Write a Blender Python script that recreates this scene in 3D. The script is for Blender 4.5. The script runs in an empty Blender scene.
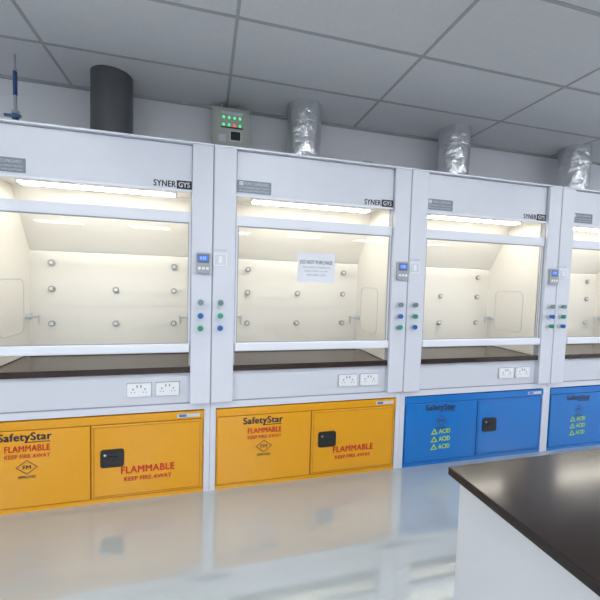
import bpy, bmesh, random
from math import *
from mathutils import Matrix, Vector
random.seed(4)
S=bpy.context.scene
S.view_settings.view_transform='Standard'
col=S.collection
# ---------------------------------------------------------------- materials
def mat(name,c,rough=.5,metal=0,emit=None,es=0,noise=0,nscale=8,bump=0,bscale=50,coat=0,spec=.5):
    m=bpy.data.materials.new(name);m.use_nodes=True;nt=m.node_tree;b=nt.nodes['Principled BSDF']
    b.inputs['Base Color'].default_value=(*c,1);b.inputs['Roughness'].default_value=rough
    b.inputs['Metallic'].default_value=metal;b.inputs['Specular IOR Level'].default_value=spec
    b.inputs['Coat Weight'].default_value=coat
    if emit:
        b.inputs['Emission Color'].default_value=(*emit,1);b.inputs['Emission Strength'].default_value=es
    tc=nt.nodes.new('ShaderNodeTexCoord')
    if noise:
        n=nt.nodes.new('ShaderNodeTexNoise');n.inputs['Scale'].default_value=nscale;n.inputs['Detail'].default_value=4
        r=nt.nodes.new('ShaderNodeValToRGB');nt.links.new(tc.outputs['Object'],n.inputs['Vector'])
        r.color_ramp.elements[0].position=.3;r.color_ramp.elements[1].position=.7
        r.color_ramp.elements[0].color=(*[k*(1-noise) for k in c],1);r.color_ramp.elements[1].color=(*[min(1,k*(1+noise*.5)) for k in c],1)
        nt.links.new(n.outputs['Fac'],r.inputs['Fac']);nt.links.new(r.outputs['Color'],b.inputs['Base Color'])
    if bump:
        n=nt.nodes.new('ShaderNodeTexNoise');n.inputs['Scale'].default_value=bscale;n.inputs['Detail'].default_value=3
        bp=nt.nodes.new('ShaderNodeBump');bp.inputs['Strength'].default_value=bump;bp.inputs['Distance'].default_value=.01
        nt.links.new(tc.outputs['Object'],n.inputs['Vector']);nt.links.new(n.outputs['Fac'],bp.inputs['Height']);nt.links.new(bp.outputs['Normal'],b.inputs['Normal'])
    return m
M={}
M['white']=mat('hood_white_paint',(.65,.67,.745),.32,noise=.02)
M['white2']=mat('hood_white_panel',(.61,.63,.70),.4)
M['sashw']=mat('sash_white',(.75,.77,.84),.3)
M['liner']=mat('hood_liner_cream',(.81,.785,.735),.35)
M['seam']=mat('dark_seam',(.16,.16,.17),.7)
M['seam2']=mat('grey_seam',(.28,.29,.32),.6)
M['wtop']=mat('epoxy_worktop',(.035,.020,.016),.16,noise=.2,nscale=30)
M['btop']=mat('bench_black_top',(.018,.012,.010),.15,noise=.2,nscale=40)
M['bench']=mat('bench_white',(.70,.72,.76),.4)
M['yellow']=mat('yellow_powdercoat',(.72,.33,.008),.22,bump=.015,bscale=200)
M['yedge']=mat('yellow_shadow_gap',(.30,.11,.004),.6)
M['blue']=mat('blue_powdercoat',(.008,.165,.54),.22,bump=.015,bscale=200)
M['bedge']=mat('blue_shadow_gap',(.004,.06,.22),.6)
M['black']=mat('black_plastic',(.012,.012,.013),.35)
M['ink']=mat('black_ink',(.02,.02,.022),.5)
M['red']=mat('red_ink',(.50,.02,.004),.5)
M['green']=mat('green_yellow_ink',(.36,.60,.03),.5)
M['greyp']=mat('grey_plastic',(.36,.38,.41),.45)
M['dgrey']=mat('dark_duct_grey',(.085,.088,.095),.45,noise=.15,nscale=6)
M['lgrey']=mat('label_slate',(.16,.19,.23),.35,.2)
M['ltxt']=mat('label_text',(.55,.58,.62),.5)
M['lcd']=mat('lcd_blue',(.03,.12,.5),.2,emit=(.05,.25,1),es=.5)
M['kblue']=mat('knob_blue',(.02,.13,.45),.35)
M['vblue']=mat('valve_dark_blue',(.02,.07,.20),.4)
M['kgreen']=mat('knob_green',(.03,.30,.20),.35)
M['kgrey']=mat('knob_grey_teal',(.18,.27,.29),.4)
M['steel']=mat('steel',(.55,.56,.58),.28,1)
M['paper']=mat('paper',(.74,.76,.83),.7)
M['wall']=mat('wall_paint',(.74,.745,.78),.8,noise=.03,nscale=2)
M['sock']=mat('socket_white',(.80,.81,.84),.3)
M['tile']=mat('ceiling_tile',(.68,.68,.70),.9,bump=.15,bscale=180,noise=.03,nscale=40)
M['grid']=mat('ceiling_grid',(.40,.405,.42),.6)
M['cbox']=mat('control_box_grey',(.42,.44,.40),.5)
M['led']=mat('led_green',(.1,.8,.4),.3,emit=(.1,1,.4),es=1.0)
M['ledr']=mat('led_red',(.8,.1,.05),.3,emit=(1,.1,.05),es=1.2)
M['lamp']=mat('hood_lamp_diffuser',(1,1,1),.5,emit=(1,.93,.80),es=25)
M['panel']=mat('ceiling_led_diffuser',(1,1,1),.5,emit=(.95,.975,1),es=12.8)
# wrinkled aluminium foil
m=mat('aluminium_foil',(.78,.79,.81),.28,1);nt=m.node_tree;b=nt.nodes['Principled BSDF']
tc=nt.nodes.new('ShaderNodeTexCoord');v=nt.nodes.new('ShaderNodeTexVoronoi');v.inputs['Scale'].default_value=14;v.feature='SMOOTH_F1'
v2=nt.nodes.new('ShaderNodeTexNoise');v2.inputs['Scale'].default_value=26;v2.inputs['Detail'].default_value=3
ad=nt.nodes.new('ShaderNodeMath');ad.operation='ADD'
bp=nt.nodes.new('ShaderNodeBump');bp.inputs['Strength'].default_value=.4;bp.inputs['Distance'].default_value=.02
nt.links.new(tc.outputs['Object'],v.inputs['Vector']);nt.links.new(tc.outputs['Object'],v2.inputs['Vector'])
nt.links.new(v.outputs['Distance'],ad.inputs[0]);nt.links.new(v2.outputs['Fac'],ad.inputs[1])
nt.links.new(ad.outputs[0],bp.inputs['Height']);nt.links.new(bp.outputs['Normal'],b.inputs['Normal']);M['foil']=m
# floor
m=mat('epoxy_floor',(.40,.445,.455),.25,noise=.05,nscale=1.2,coat=1.0,spec=.5);M['floor']=m
b=m.node_tree.nodes['Principled BSDF'];b.inputs['Coat Roughness'].default_value=.035;b.inputs['Coat IOR'].default_value=2.3
# sash glass (Schlick reflectance, valid from both sides)
m=bpy.data.materials.new('sash_glass');m.use_nodes=True;nt=m.node_tree;nt.nodes.clear()
o=nt.nodes.new('ShaderNodeOutputMaterial');mx=nt.nodes.new('ShaderNodeMixShader');t=nt.nodes.new('ShaderNodeBsdfTransparent');g=nt.nodes.new('ShaderNodeBsdfGlossy')
ge=nt.nodes.new('ShaderNodeNewGeometry')
def mth(op,a,b_=None):
    n=nt.nodes.new('ShaderNodeMath');n.operation=op
    for i,q in enumerate((a,b_)):
        if q is None:continue
        if isinstance(q,(int,float)):n.inputs[i].default_value=q
        else: nt.links.new(q,n.inputs[i])
    return n.outputs[0]
dt=nt.nodes.new('ShaderNodeVectorMath');dt.operation='DOT_PRODUCT';nt.links.new(ge.outputs['Normal'],dt.inputs[0]);nt.links.new(ge.outputs['Incoming'],dt.inputs[1])
cs=mth('ABSOLUTE',dt.outputs['Value']);sc=mth('ADD',mth('MULTIPLY',mth('POWER',mth('SUBTRACT',1.0,cs),5.0),.96),.035)
t.inputs['Color'].default_value=(.975,.98,.975,1);g.inputs['Roughness'].default_value=.01
nt.links.new(sc,mx.inputs[0]);nt.links.new(t.outputs[0],mx.inputs[1]);nt.links.new(g.outputs[0],mx.inputs[2]);nt.links.new(mx.outputs[0],o.inputs[0]);M['glass']=m
# ---------------------------------------------------------------- helpers
def link(ob,parent):
    col.objects.link(ob)
    if parent: ob.parent=parent
    return ob
def empty(name,loc=(0,0,0)):
    e=bpy.data.objects.new(name,None);e.location=loc;e.empty_display_size=.1;col.objects.link(e);return e
def finish(name,bm,mt,parent,smooth=False):
    me=bpy.data.meshes.new(name);bmesh.ops.recalc_face_normals(bm,faces=bm.faces);bm.to_mesh(me);bm.free()
    for k in (mt if isinstance(mt,list) else [mt]): me.materials.append(M[k])
    if smooth:
        for p in me.polygons:p.use_smooth=True
    return link(bpy.data.objects.new(name,me),parent)
def addbox(bm,mn,mx_,mi=0):
    r=bmesh.ops.create_cube(bm,size=1)
    for v_ in r['verts']:
        v_.co=Vector([(mn[i]+mx_[i])/2+v_.co[i]*(mx_[i]-mn[i]) for i in range(3)])
    fs={f for v_ in r['verts'] for f in v_.link_faces}
    for f in fs:f.material_index=mi
def box(name,x0,x1,y0,y1,z0,z1,mt,parent=None,bev=0):
    bm=bmesh.new();addbox(bm,(x0,y0,z0),(x1,y1,z1))
    if bev: bmesh.ops.bevel(bm,geom=bm.edges[:],offset=bev,segments=2,affect='EDGES',profile=.5)
    return finish(name,bm,mt,parent)
def boxes(name,L,mt,parent=None):
    bm=bmesh.new()
    for b_ in L:
        x0,x1,y0,y1,z0,z1=b_[:6];addbox(bm,(x0,y0,z0),(x1,y1,z1),b_[6] if len(b_)>6 else 0)
    return finish(name,bm,mt,parent)
def cyl(bm,c,axis,r,l,seg=24,r2=None,mi=0):
    q={'x':Matrix.Rotation(pi/2,4,'Y'),'y':Matrix.Rotation(pi/2,4,'X'),'z':Matrix()}[axis]
    r_=bmesh.ops.create_cone(bm,cap_ends=True,segments=seg,radius1=r,radius2=r if r2 is None else r2,depth=l,matrix=Matrix.Translation(c)@q)
    for f in {f for v_ in r_['verts'] for f in v_.link_faces}:
        f.material_index=mi
def text(name,s,x0,x1,z0,z1,y,mt,parent,bold=.0):
    """text fitted to the rectangle, facing -Y; bold = stroke thickening"""
    cu=bpy.data.curves.new(name,'FONT');cu.body=s;cu.size=1;cu.resolution_u=4;cu.space_character=1.0+bold*2
    tmp=bpy.data.objects.new('tmp',cu);col.objects.link(tmp)
    dg=bpy.context.evaluated_depsgraph_get();me=bpy.data.meshes.new_from_object(tmp.evaluated_get(dg))
    bpy.data.objects.remove(tmp)
    bm=bmesh.new();offs=[(0,0)] if not bold else [(-bold,0),(0,bold*.6),(bold,0),(0,-bold*.6)]
    for q,(dx,dz) in enumerate(offs):
        n0=len(bm.verts);bm.from_mesh(me);bm.verts.ensure_lookup_table()
        for v_ in bm.verts[n0:]: v_.co.x+=dx;v_.co.y+=dz;v_.co.z=.0006+.00025*q
    xs=[v_.co.x for v_ in bm.verts];ys=[v_.co.y for v_ in bm.verts]
    ax,bx,ay,by=min(xs),max(xs),min(ys),max(ys)
    for v_ in bm.verts:
        v_.co=((v_.co.x-ax)/(bx-ax)*(x1-x0)+x0,y-v_.co.z,(v_.co.y-ay)/(by-ay)*(z1-z0)+z0)
    me2=bpy.data.meshes.new(name);bm.to_mesh(me2);bm.free()
    me2.materials.append(M[mt])
    return link(bpy.data.objects.new(name,me2),parent)
def rrect(bm,x0,x1,z0,z1,y0,y1,r,seg=5,mi=0):
    pts=[]
    for cx,cz,a0 in [(x1-r,z1-r,0),(x0+r,z1-r,pi/2),(x0+r,z0+r,pi),(x1-r,z0+r,3*pi/2)]:
        for i in range(seg+1):
            a=a0+i*pi/2/seg;pts.append((cx+r*cos(a),cz+r*sin(a)))
    a=[bm.verts.new((p[0],y0,p[1])) for p in pts];b_=[bm.verts.new((p[0],y1,p[1])) for p in pts]
    fs=[bm.faces.new(a),bm.faces.new(b_[::-1])]
    n=len(pts)
    for i in range(n): fs.append(bm.faces.new((a[i],b_[i],b_[(i+1)%n],a[(i+1)%n])))
    for f in fs:f.material_index=mi
# ---------------------------------------------------------------- room
XL,XR,YF,YB,HC=-7.0,9.0,-11.0,.74,3.005
box('floor',XL,XR,YF,YB,-.1,0,'floor')
box('wall_back',XL,XR,YB,YB+.1,0,HC,'wall')
box('wall_front',XL,XR,YF-.1,YF,0,HC,'wall')
box('wall_left',XL-.1,XL,YF,YB,0,HC,'wall')
box('wall_right',XR,XR+.1,YF,YB,0,HC,'wall')
ceil=box('ceiling',XL,XR,YF,YB,HC,HC+.1,'tile')
L=[];x=.07-1.2*5
while x<XR:
    L.append((x-.010,x+.010,YF,YB,HC-.004,HC+.01));x+=1.2
y=.20
while y>YF:
    L.append((XL,XR,y-.010,y+.010,HC-.0045,HC+.01));y-=.6
L.append((XL,XR,YB-.02,YB,HC-.02,HC+.01))
g=boxes('ceiling_grid',L,'grid',ceil)
for j in (3,6,9,12,15):
    yc=.20-.6*j-.3
    for i in (-4,-2,0,2,4,6):
        xc=.07+1.2*i+.6
        if not(XL+.6<xc<XR-.6):continue
        p=empty('ceiling_light_panel',(xc,yc,HC))
        box('frame',-.58,.58,-.28,.28,-.012,0,'white',p)
        box('diffuser',-.56,.56,-.26,.26,-.016,-.0125,'panel',p)
# ---------------------------------------------------------------- fume hoods
def hood(k):
    H=empty('fume_hood',(k*1.5,0,0))
    D=.70;x0,x1=-.041,1.457;a,b_=.11,1.32;Z=2.40
    boxes('carcass',[(x0,a,0,D,.60,Z),(b_,x1,0,D,.60,Z),(a,b_,D-.02,D,.60,Z),
        (a,b_,0.0,D-.02,Z-.02,Z)],'white',H)
    boxes('base_posts',[(x0,-.002,-.002,D,0,.597),(1.418,x1,-.002,D,0,.597)],'white',H)
    box('header_panel',a+.004,b_-.004,-.004,.03,2.09,Z-.004,'white',H,.003)
    boxes('header_shadow_gap',[(a,a+.004,-.001,.01,2.09,Z),(b_-.004,b_,-.001,.01,2.09,Z),(a,b_,-.001,.01,Z-.004,Z-.001)],'seam2',H)
    box('header_lip',a,b_,-.012,.03,2.085,2.10,'sashw',H,.003)
    box('top_trim',x0+.003,x1-.003,-.036,.03,Z,Z+.012,'sashw',H,.002)
    box('service_panel_left_half',x0+.003,a,-.035,-.0005,.645,Z,'white',H,.005)
    box('service_panel_right_half',b_,x1-.003,-.035,-.0005,.645,Z,'white',H,.005)
    boxes('panel_gap',[(x0-.001,x0+.004,-.028,.0,.645,Z),(x1-.004,x1+.001,-.028,.0,.645,Z)],'seam2',H)
    boxes('liner',[(a,a+.012,.03,D-.03,.90,2.115),(b_-.012,b_,.03,D-.03,.90,2.115),(a,b_,.02,D-.03,2.115,2.13)],'liner',H)
    bm=bmesh.new();prof=[(.60,.90),(.60,1.263),(.606,1.263),(.606,1.272),(.60,1.272),(.60,1.68),(.606,1.683),(.606,1.692),(.596,1.695),(.34,2.115)]
    va=[bm.verts.new((a+.012,p[0],p[1])) for p in prof];vb=[bm.verts.new((b_-.012,p[0],p[1])) for p in prof]
    for i in range(len(prof)-1): bm.faces.new((va[i],vb[i],vb[i+1],va[i+1]))
    finish('baffle',bm,'liner',H)
    bm=bmesh.new()
    for zz in (1.60,1.40,1.13):
        for xx in (.27,.72,1.16):
            if zz==1.60 and xx==.72: continue
            cyl(bm,(xx,.592,zz),'y',.024,.018,20,mi=0);cyl(bm,(xx,.583,zz),'y',.012,.02,16,mi=1)
    finish('baffle_studs',bm,['greyp','liner'],H,False)
    for sx,nm in ((b_-.012,'right_access_panel'),(a+.012,'left_access_panel')):
        cu=bpy.data.curves.new(nm,'CURVE');cu.dimensions='3D';cu.bevel_depth=.003;sp=cu.splines.new('POLY')
        pts=[];y0,y1,z0,z1,r=.17,.50,1.08,1.47,.05
        for cy,cz,a0 in [(y1-r,z1-r,0),(y0+r,z1-r,pi/2),(y0+r,z0+r,pi),(y1-r,z0+r,3*pi/2)]:
            for i in range(5):
                t_=a0+i*pi/8;pts.append((sx,cy+r*cos(t_),cz+r*sin(t_)))
        sp.points.add(len(pts)-1)
        for i,p in enumerate(pts): sp.points[i].co=(*p,1)
        sp.use_cyclic_u=True
        cu.materials.append(M['ltxt']);link(bpy.data.objects.new(nm,cu),H)
    bm=bmesh.new()
    for xx,s in ((b_-.012,-1),(a+.012,1)):
        yy=.53
        cyl(bm,(xx+s*.02,yy,1.19),'x',.02,.04);cyl(bm,(xx+s*.06,yy,1.19),'x',.009,.07);cyl(bm,(xx+s*.09,yy,1.175),'z',.010,.055);cyl(bm,(xx+s*.09,yy,1.142),'z',.006,.03)
    finish('nozzles',bm,'ltxt',H)
    box('lamp_housing',.24,1.20,.11,.24,2.098,2.115,'sashw',H,.004)
    box('lamp_diffuser',.25,1.19,.135,.215,2.092,2.0985,'lamp',H)
    boxes('worktop',[(a,b_,-.012,.62,.862,.895),(a,b_,-.014,.012,.862,.903),(a,b_,.59,.62,.89,.92)],'wtop',H)
    box('apron',a+.0005,b_-.0005,.012,.05,.60,.862,'white2',H)
    boxes('apron_strip',[(x0+.002,x1-.002,-.004,.03,.597,.640)],'white',H)
    boxes('apron_seam',[(a,b_,.004,.02,.640,.646)],'seam2',H)
    boxes('sash_frame',[(a+.004,b_-.004,-.012,.014,1.885,1.955),(a+.003,a+.018,-.004,.012,1.06,1.885),(b_-.018,b_-.003,-.004,.012,1.06,1.885)],'sashw',H)
    boxes('sash_seal',[(a+.018,b_-.018,-.0045,.0,1.876,1.885),(a+.018,b_-.018,-.0045,.0,1.062,1.068),(a+.018,a+.024,-.0045,0,1.068,1.876),(b_-.024,b_-.018,-.0045,0,1.068,1.876)],'greyp',H)
    boxes('sash_track',[(a,a+.006,-.012,.028,.903,2.085),(b_-.006,b_,-.012,.028,.903,2.085)],'greyp',H)
    box('sash_handle',a+.007,b_-.007,-.036,.014,1.005,1.062,'sashw',H,.008)
    box('sash_glass',a+.018,b_-.018,.002,.007,1.06,1.885,'glass',H)
    boxes('airflow_label',[(.115,.355,-.008,-.0045,2.115,2.200,0),(.13,.16,-.0086,-.0082,2.165,2.192,1)],['lgrey','ltxt'],H)
    text('label_title','FUME CUPBOARD',.17,.335,2.170,2.188,-.008,'ltxt',H)
    text('label_line_1','SAFE WORKING HEIGHT 500 MM',.13,.34,2.145,2.157,-.008,'ltxt',H)
    text('label_line_2','KEEP SASH CLOSED WHEN UNATTENDED',.13,.34,2.124,2.136,-.008,'ltxt',H)
    text('brand_text','SYNER',1.075,1.215,2.110,2.152,-.0045,'ink',H,.035)
    box('brand_block',1.22,1.315,-.007,-.003,2.104,2.158,'ink',H)
    text('brand_text_end','GYS',1.232,1.303,2.114,2.148,-.0072,'paper',H,.02)
    for xx in (.92,1.10):
        bm=bmesh.new();rrect(bm,xx,xx+.148,.708,.795,-.004,.014,.006)
        finish('double_socket',bm,'sock',H)
        L=[]
        for q in (.037,.111):
            cx=xx+q;L+=[(cx-.004,cx+.004,-.006,-.003,.752,.764),(cx-.014,cx-.006,-.006,-.003,.735,.740),(cx+.006,cx+.014,-.006,-.003,.735,.740)]
        L+=[(xx+.058,xx+.066,-.008,-.003,.77,.785),(xx+.082,xx+.09,-.008,-.003,.77,.785)]
        boxes('socket_holes',L,'seam2',H)
        boxes('socket_shadow_gap',[(xx-.003,xx+.151,.008,.0125,.705,.798)],'seam2',H)
    o=1.5
    bm=bmesh.new();rrect(bm,o-.150,o-.055,1.545,1.685,-.058,-.034,.012)
    rrect(bm,o-.140,o-.065,1.615,1.672,-.060,-.057,.004,mi=3)
    rrect(bm,o-.134,o-.071,1.630,1.664,-.0605,-.0595,.003,mi=1)
    for i in range(3):
        rrect(bm,o-.136+i*.026,o-.118+i*.026,1.57,1.588,-.061,-.057,.004,mi=2)
    finish('airflow_monitor',bm,['greyp','lcd','sock','seam'],H)
    text('monitor_text','0.50',o-.122,o-.084,1.638,1.657,-.0603,'sock',H)
    bm=bmesh.new();rrect(bm,o-.035,o+.055,1.60,1.685,-.044,-.034,.005)
    rrect(bm,o-.028,o+.048,1.607,1.678,-.0455,-.043,.003,mi=1);rrect(bm,o-.002,o+.022,1.62,1.665,-.048,-.045,.003)
    finish('light_switch_plate',bm,['sock','white2'],H)
    text('switch_text','LIGHT  BLOWER',o-.03,o+.05,1.70,1.712,-.0355,'seam2',H)
    for r_,zz in enumerate((1.35,1.26,1.175)):
        for c_,xx in enumerate((o-.115,o+.015)):
            kk='kgrey' if r_==0 else ['kblue','kgreen'][c_] if r_==1 else ['kgreen','kblue'][c_]
            bm=bmesh.new();cyl(bm,(xx,-.0375,zz),'y',.024,.006,28,mi=1);cyl(bm,(xx,-.055,zz),'y',.010,.032,16,mi=1);cyl(bm,(xx,-.070,zz),'y',.0165,.024,12,.019,mi=0)
            addbox(bm,(xx-.004,-.086,zz-.017),(xx+.004,-.081,zz+.017),0)
            finish('valve_knob',bm,[kk,'ltxt'],H)
    return H
for k in (-1,0,1,2): hood(k)
# ---------------------------------------------------------------- safety cabinets
def cabinet(k,kind):
    fl=kind=='y';bc,ec=('yellow','yedge') if fl else ('blue','bedge')
    C=empty('flammable_storage_cabinet' if fl else 'acid_storage_cabinet',(k*1.5,0,0))
    box('body',.0,1.416,.008,.62,0.0,.586,bc,C,.003)
    box('plinth',.0,1.416,-.002,.02,0.0,.03,bc,C)
    box('top_rail',.0,1.416,-.008,.02,.535,.587,bc,C,.002)
    box('gap',.015,1.40,.003,.01,.03,.535,ec,C)
    box('left_door',.010,.700,-.010,.006,.036,.529,bc,C,.004)
    box('right_door',.708,1.405,-.010,.006,.036,.529,bc,C,.004)
    boxes('door_fold',[(.722,1.392,-.0115,-.0095,.048,.051),(.722,1.392,-.0115,-.0095,.514,.517),(.722,.725,-.0115,-.0095,.05,.515),(1.389,1.392,-.0115,-.0095,.05,.515)],ec,C)
    bm=bmesh.new();rrect(bm,.762,.905,.245,.365,-.017,-.0098,.018,mi=0);rrect(bm,.780,.887,.263,.347,-.020,-.016,.010,mi=1);rrect(bm,.808,.866,.290,.322,-.026,-.019,.012,mi=0)
    cyl(bm,(.792,-.021,.332),'y',.008,.006,12,mi=2)
    finish('paddle_lock',bm,['black','ink','steel'],C)
    y=-.0102
    text('title','SafetyStar',.19,.485,.450,.518,y,'ink',C,.05)
    box('title_underline',.335,.475,y-.001,y,.452,.458,'ink',C)
    if fl:
        text('warn_1','FLAMMABLE',.225,.475,.395,.437,y,'red',C,.04)
        text('warn_2','KEEP FIRE AWAY',.225,.475,.353,.380,y,'red',C,.04)
        text('warn_3','FLAMMABLE',.885,1.225,.190,.240,y,'red',C,.04)
        text('warn_4','KEEP FIRE AWAY',.905,1.205,.138,.168,y,'red',C,.04)
        z=.295
    else: z=.375
    bm=bmesh.new();r1,r2=.047,.041
    vo=[bm.verts.new((.345+r1*1.3*cos(i*pi/2),y-.001,z+r1*sin(i*pi/2))) for i in range(4)]
    vi=[bm.verts.new((.345+r2*1.3*cos(i*pi/2),y-.001,z+r2*sin(i*pi/2))) for i in range(4)]
    for i in range(4): bm.faces.new((vo[i],vo[(i+1)%4],vi[(i+1)%4],vi[i]))
    finish('approval_emblem',bm,'ink',C)
    text('emblem_text','FM',.322,.368,z-.013,z+.013,y,'ink',C,.04)
    text('emblem_word','APPROVED',.295,.395,z-.072,z-.053,y,'ink',C,.03)
    if not fl:
        for i,w in enumerate(('ACID','ACID','ACID')):
            zz=.265-i*.066
            bm=bmesh.new()
            oo=[(.250,zz-.004),(.318,zz-.004),(.284,zz+.048)];cc=(.284,zz+.013);ii=[(cc[0]+(p[0]-cc[0])*.5,cc[1]+(p[1]-cc[1])*.5) for p in oo]
            A=[bm.verts.new((p[0],y-.001,p[1])) for p in oo];Bv=[bm.verts.new((p[0],y-.001,p[1])) for p in ii]
            for q in range(3): bm.faces.new((A[q],A[(q+1)%3],Bv[(q+1)%3],Bv[q]))
            finish('hazard_triangle',bm,'green',C)
            text('hazard_word',w,.328,.44,zz,zz+.040,y,'green',C,.05)
    boxes('rail_sticker',[(1.24,1.39,-.0095,-.0082,.548,.572,0),(1.25,1.30,-.0105,-.0097,.552,.568,1)],['ltxt','kblue'],C)
for k,t_ in ((-1,'y'),(0,'y'),(1,'b'),(2,'b')): cabinet(k,t_)
N=empty('paper_notice',(0,0,0))
box('sheet',.565,.855,-.0005,.0015,1.505,1.72,'paper',N)
text('headline','DO NOT PURCHASE',.585,.835,1.640,1.668,-.001,'seam',N,.02)
for i,w in enumerate(('THIS HOOD IS RESERVED','PLEASE CONTACT LAB STAFF','BEFORE USE')):
    text('line_%d'%i,w,.71-.11+.02*i,.71+.11-.02*i,1.610-i*.028,1.622-i*.028,-.001,'seam2',N)
# ---------------------------------------------------------------- ducts
def duct(k,foil):
    E=empty('exhaust_duct',(k*1.5+.715,.49,2.412))
    bm=bmesh.new();n=64;R=.143;hgt=HC-2.412;rows=30
    prev=None
    for j in range(rows+1):
        z=hgt*j/rows;ring=[]
        for i in range(n):
            a_=2*pi*i/n
            r=R
            if foil: r+= .0018*sin(a_*5+z*11+k)+.0015*sin(a_*9-z*23+2*k)+.001*sin(z*45+3*sin(a_+k))+random.uniform(-.0005,.0005)
            ring.append(bm.verts.new((r*cos(a_),r*sin(a_),z)))
        if prev:
            for i in range(n): bm.faces.new((prev[i],prev[(i+1)%n],ring[(i+1)%n],ring[i]))
        prev=ring
    finish('pipe',bm,'foil' if foil else 'dgrey',E,True)
    bm=bmesh.new();cyl(bm,(0,0,.02),'z',R+.02,.04,48);cyl(bm,(0,0,.07),'z',R+.006,.10,48)
    if foil: cyl(bm,(0,0,.43),'z',R+.004,.012,64)
    finish('collar',bm,'foil' if foil else 'dgrey',E)
for k in (-1,0,1,2): duct(k,k!=-1)
# ---------------------------------------------------------------- electrical control box
B=empty('electrical_control_box',(0,0,0))
bm=bmesh.new();rrect(bm,-.055,.255,2.60,2.945,.585,.74,.012);finish('enclosure',bm,'cbox',B)
bm=bmesh.new();rrect(bm,-.035,.235,2.62,2.925,.576,.586,.01);finish('lid',bm,'cbox',B)
bm=bmesh.new()
for i in range(4): cyl(bm,(.04+.045*i,.572,2.86),'y',.009,.012,14,mi=0)
for i in range(4): cyl(bm,(.04+.045*i,.572,2.80),'y',.009,.012,14,mi=0 if i!=2 else 1)
finish('indicator_lamps',bm,['led','ledr'],B)
boxes('labels',[(.02,.20,.573,.577,2.885,2.91),(.0,.06,.573,.577,2.66,2.72),(.09,.19,.573,.577,2.67,2.76)],'ltxt',B)
boxes('meter_window',[(.02,.2,.5725,.5765,2.775,2.785),(.1,.18,.571,.574,2.68,2.75)],'black',B)
bm=bmesh.new();cyl(bm,(0.02,.66,2.975),'z',.012,.06);cyl(bm,(0.17,.66,2.975),'z',.012,.06);finish('conduits',bm,'greyp',B)
# ---------------------------------------------------------------- service pipe with valve
V=empty('gas_valve_pipe',(-1.37,.40,2.412))
bm=bmesh.new();cyl(bm,(0,0,.25),'z',.010,.50,mi=0);cyl(bm,(0,0,.02),'z',.03,.04,mi=0)
cyl(bm,(0,0,.165),'z',.02,.06,mi=1);cyl(bm,(0,0,.205),'z',.024,.02,mi=0);addbox(bm,(-.05,-.042,.160),(.05,-.034,.178),1);cyl(bm,(0,-.02,.169),'y',.010,.04,mi=0)
cyl(bm,(0,0,.40),'z',.013,.16,mi=1);cyl(bm,(0,0,.54),'z',.006,.106,mi=0)
finish('valve_body',bm,['greyp','vblue','seam2'],V)
J=empty('junction_box',(1.42,.74,2.66));bm=bmesh.new();rrect(bm,-.045,.045,-.035,.035,-.04,0,.008);finish('housing',bm,'ltxt',J)
# ---------------------------------------------------------------- island bench
W=empty('laboratory_bench',(0,0,0))
bx,by=.78,-1.467
box('bench_top',bx,3.6,-2.95,by,.822,.852,'btop',W,.004)
box('carcass',bx+.025,3.56,-2.91,by-.035,.08,.822,'bench',W,.002)
box('plinth',bx+.07,3.5,-2.86,by-.08,0,.08,'seam2',W)
for i in range(4):
    x=bx+.04+i*.67
    box('cupboard_door_%d'%i,x,x+.655,by-.035,by-.017,.10,.80,'bench',W,.003)
    box('door_pull_%d'%i,x+.58,x+.60,by-.016,by-.004,.55,.68,'steel',W,.003)
# ---------------------------------------------------------------- world + camera
w=bpy.data.worlds.new('world');S.world=w;w.use_nodes=True;w.node_tree.nodes['Background'].inputs[0].default_value=(.5,.55,.6,1);w.node_tree.nodes['Background'].inputs[1].default_value=.3
yaw,pitch,roll=.2577,-.0525,.0283
f=Vector((sin(yaw)*cos(pitch),cos(yaw)*cos(pitch),sin(pitch)));r0=Vector((cos(yaw),-sin(yaw),0));u0=r0.cross(f)
r=cos(roll)*r0+sin(roll)*u0;u=-sin(roll)*r0+cos(roll)*u0
cd=bpy.data.cameras.new('camera');cd.sensor_width=36;cd.lens=357.68/600*36;cd.clip_start=.05
co=bpy.data.objects.new('camera',cd);col.objects.link(co)
co.matrix_world=Matrix(((r.x,u.x,-f.x,-.0821),(r.y,u.y,-f.y,-2.5544),(r.z,u.z,-f.z,1.5109),(0,0,0,1)))
S.camera=co
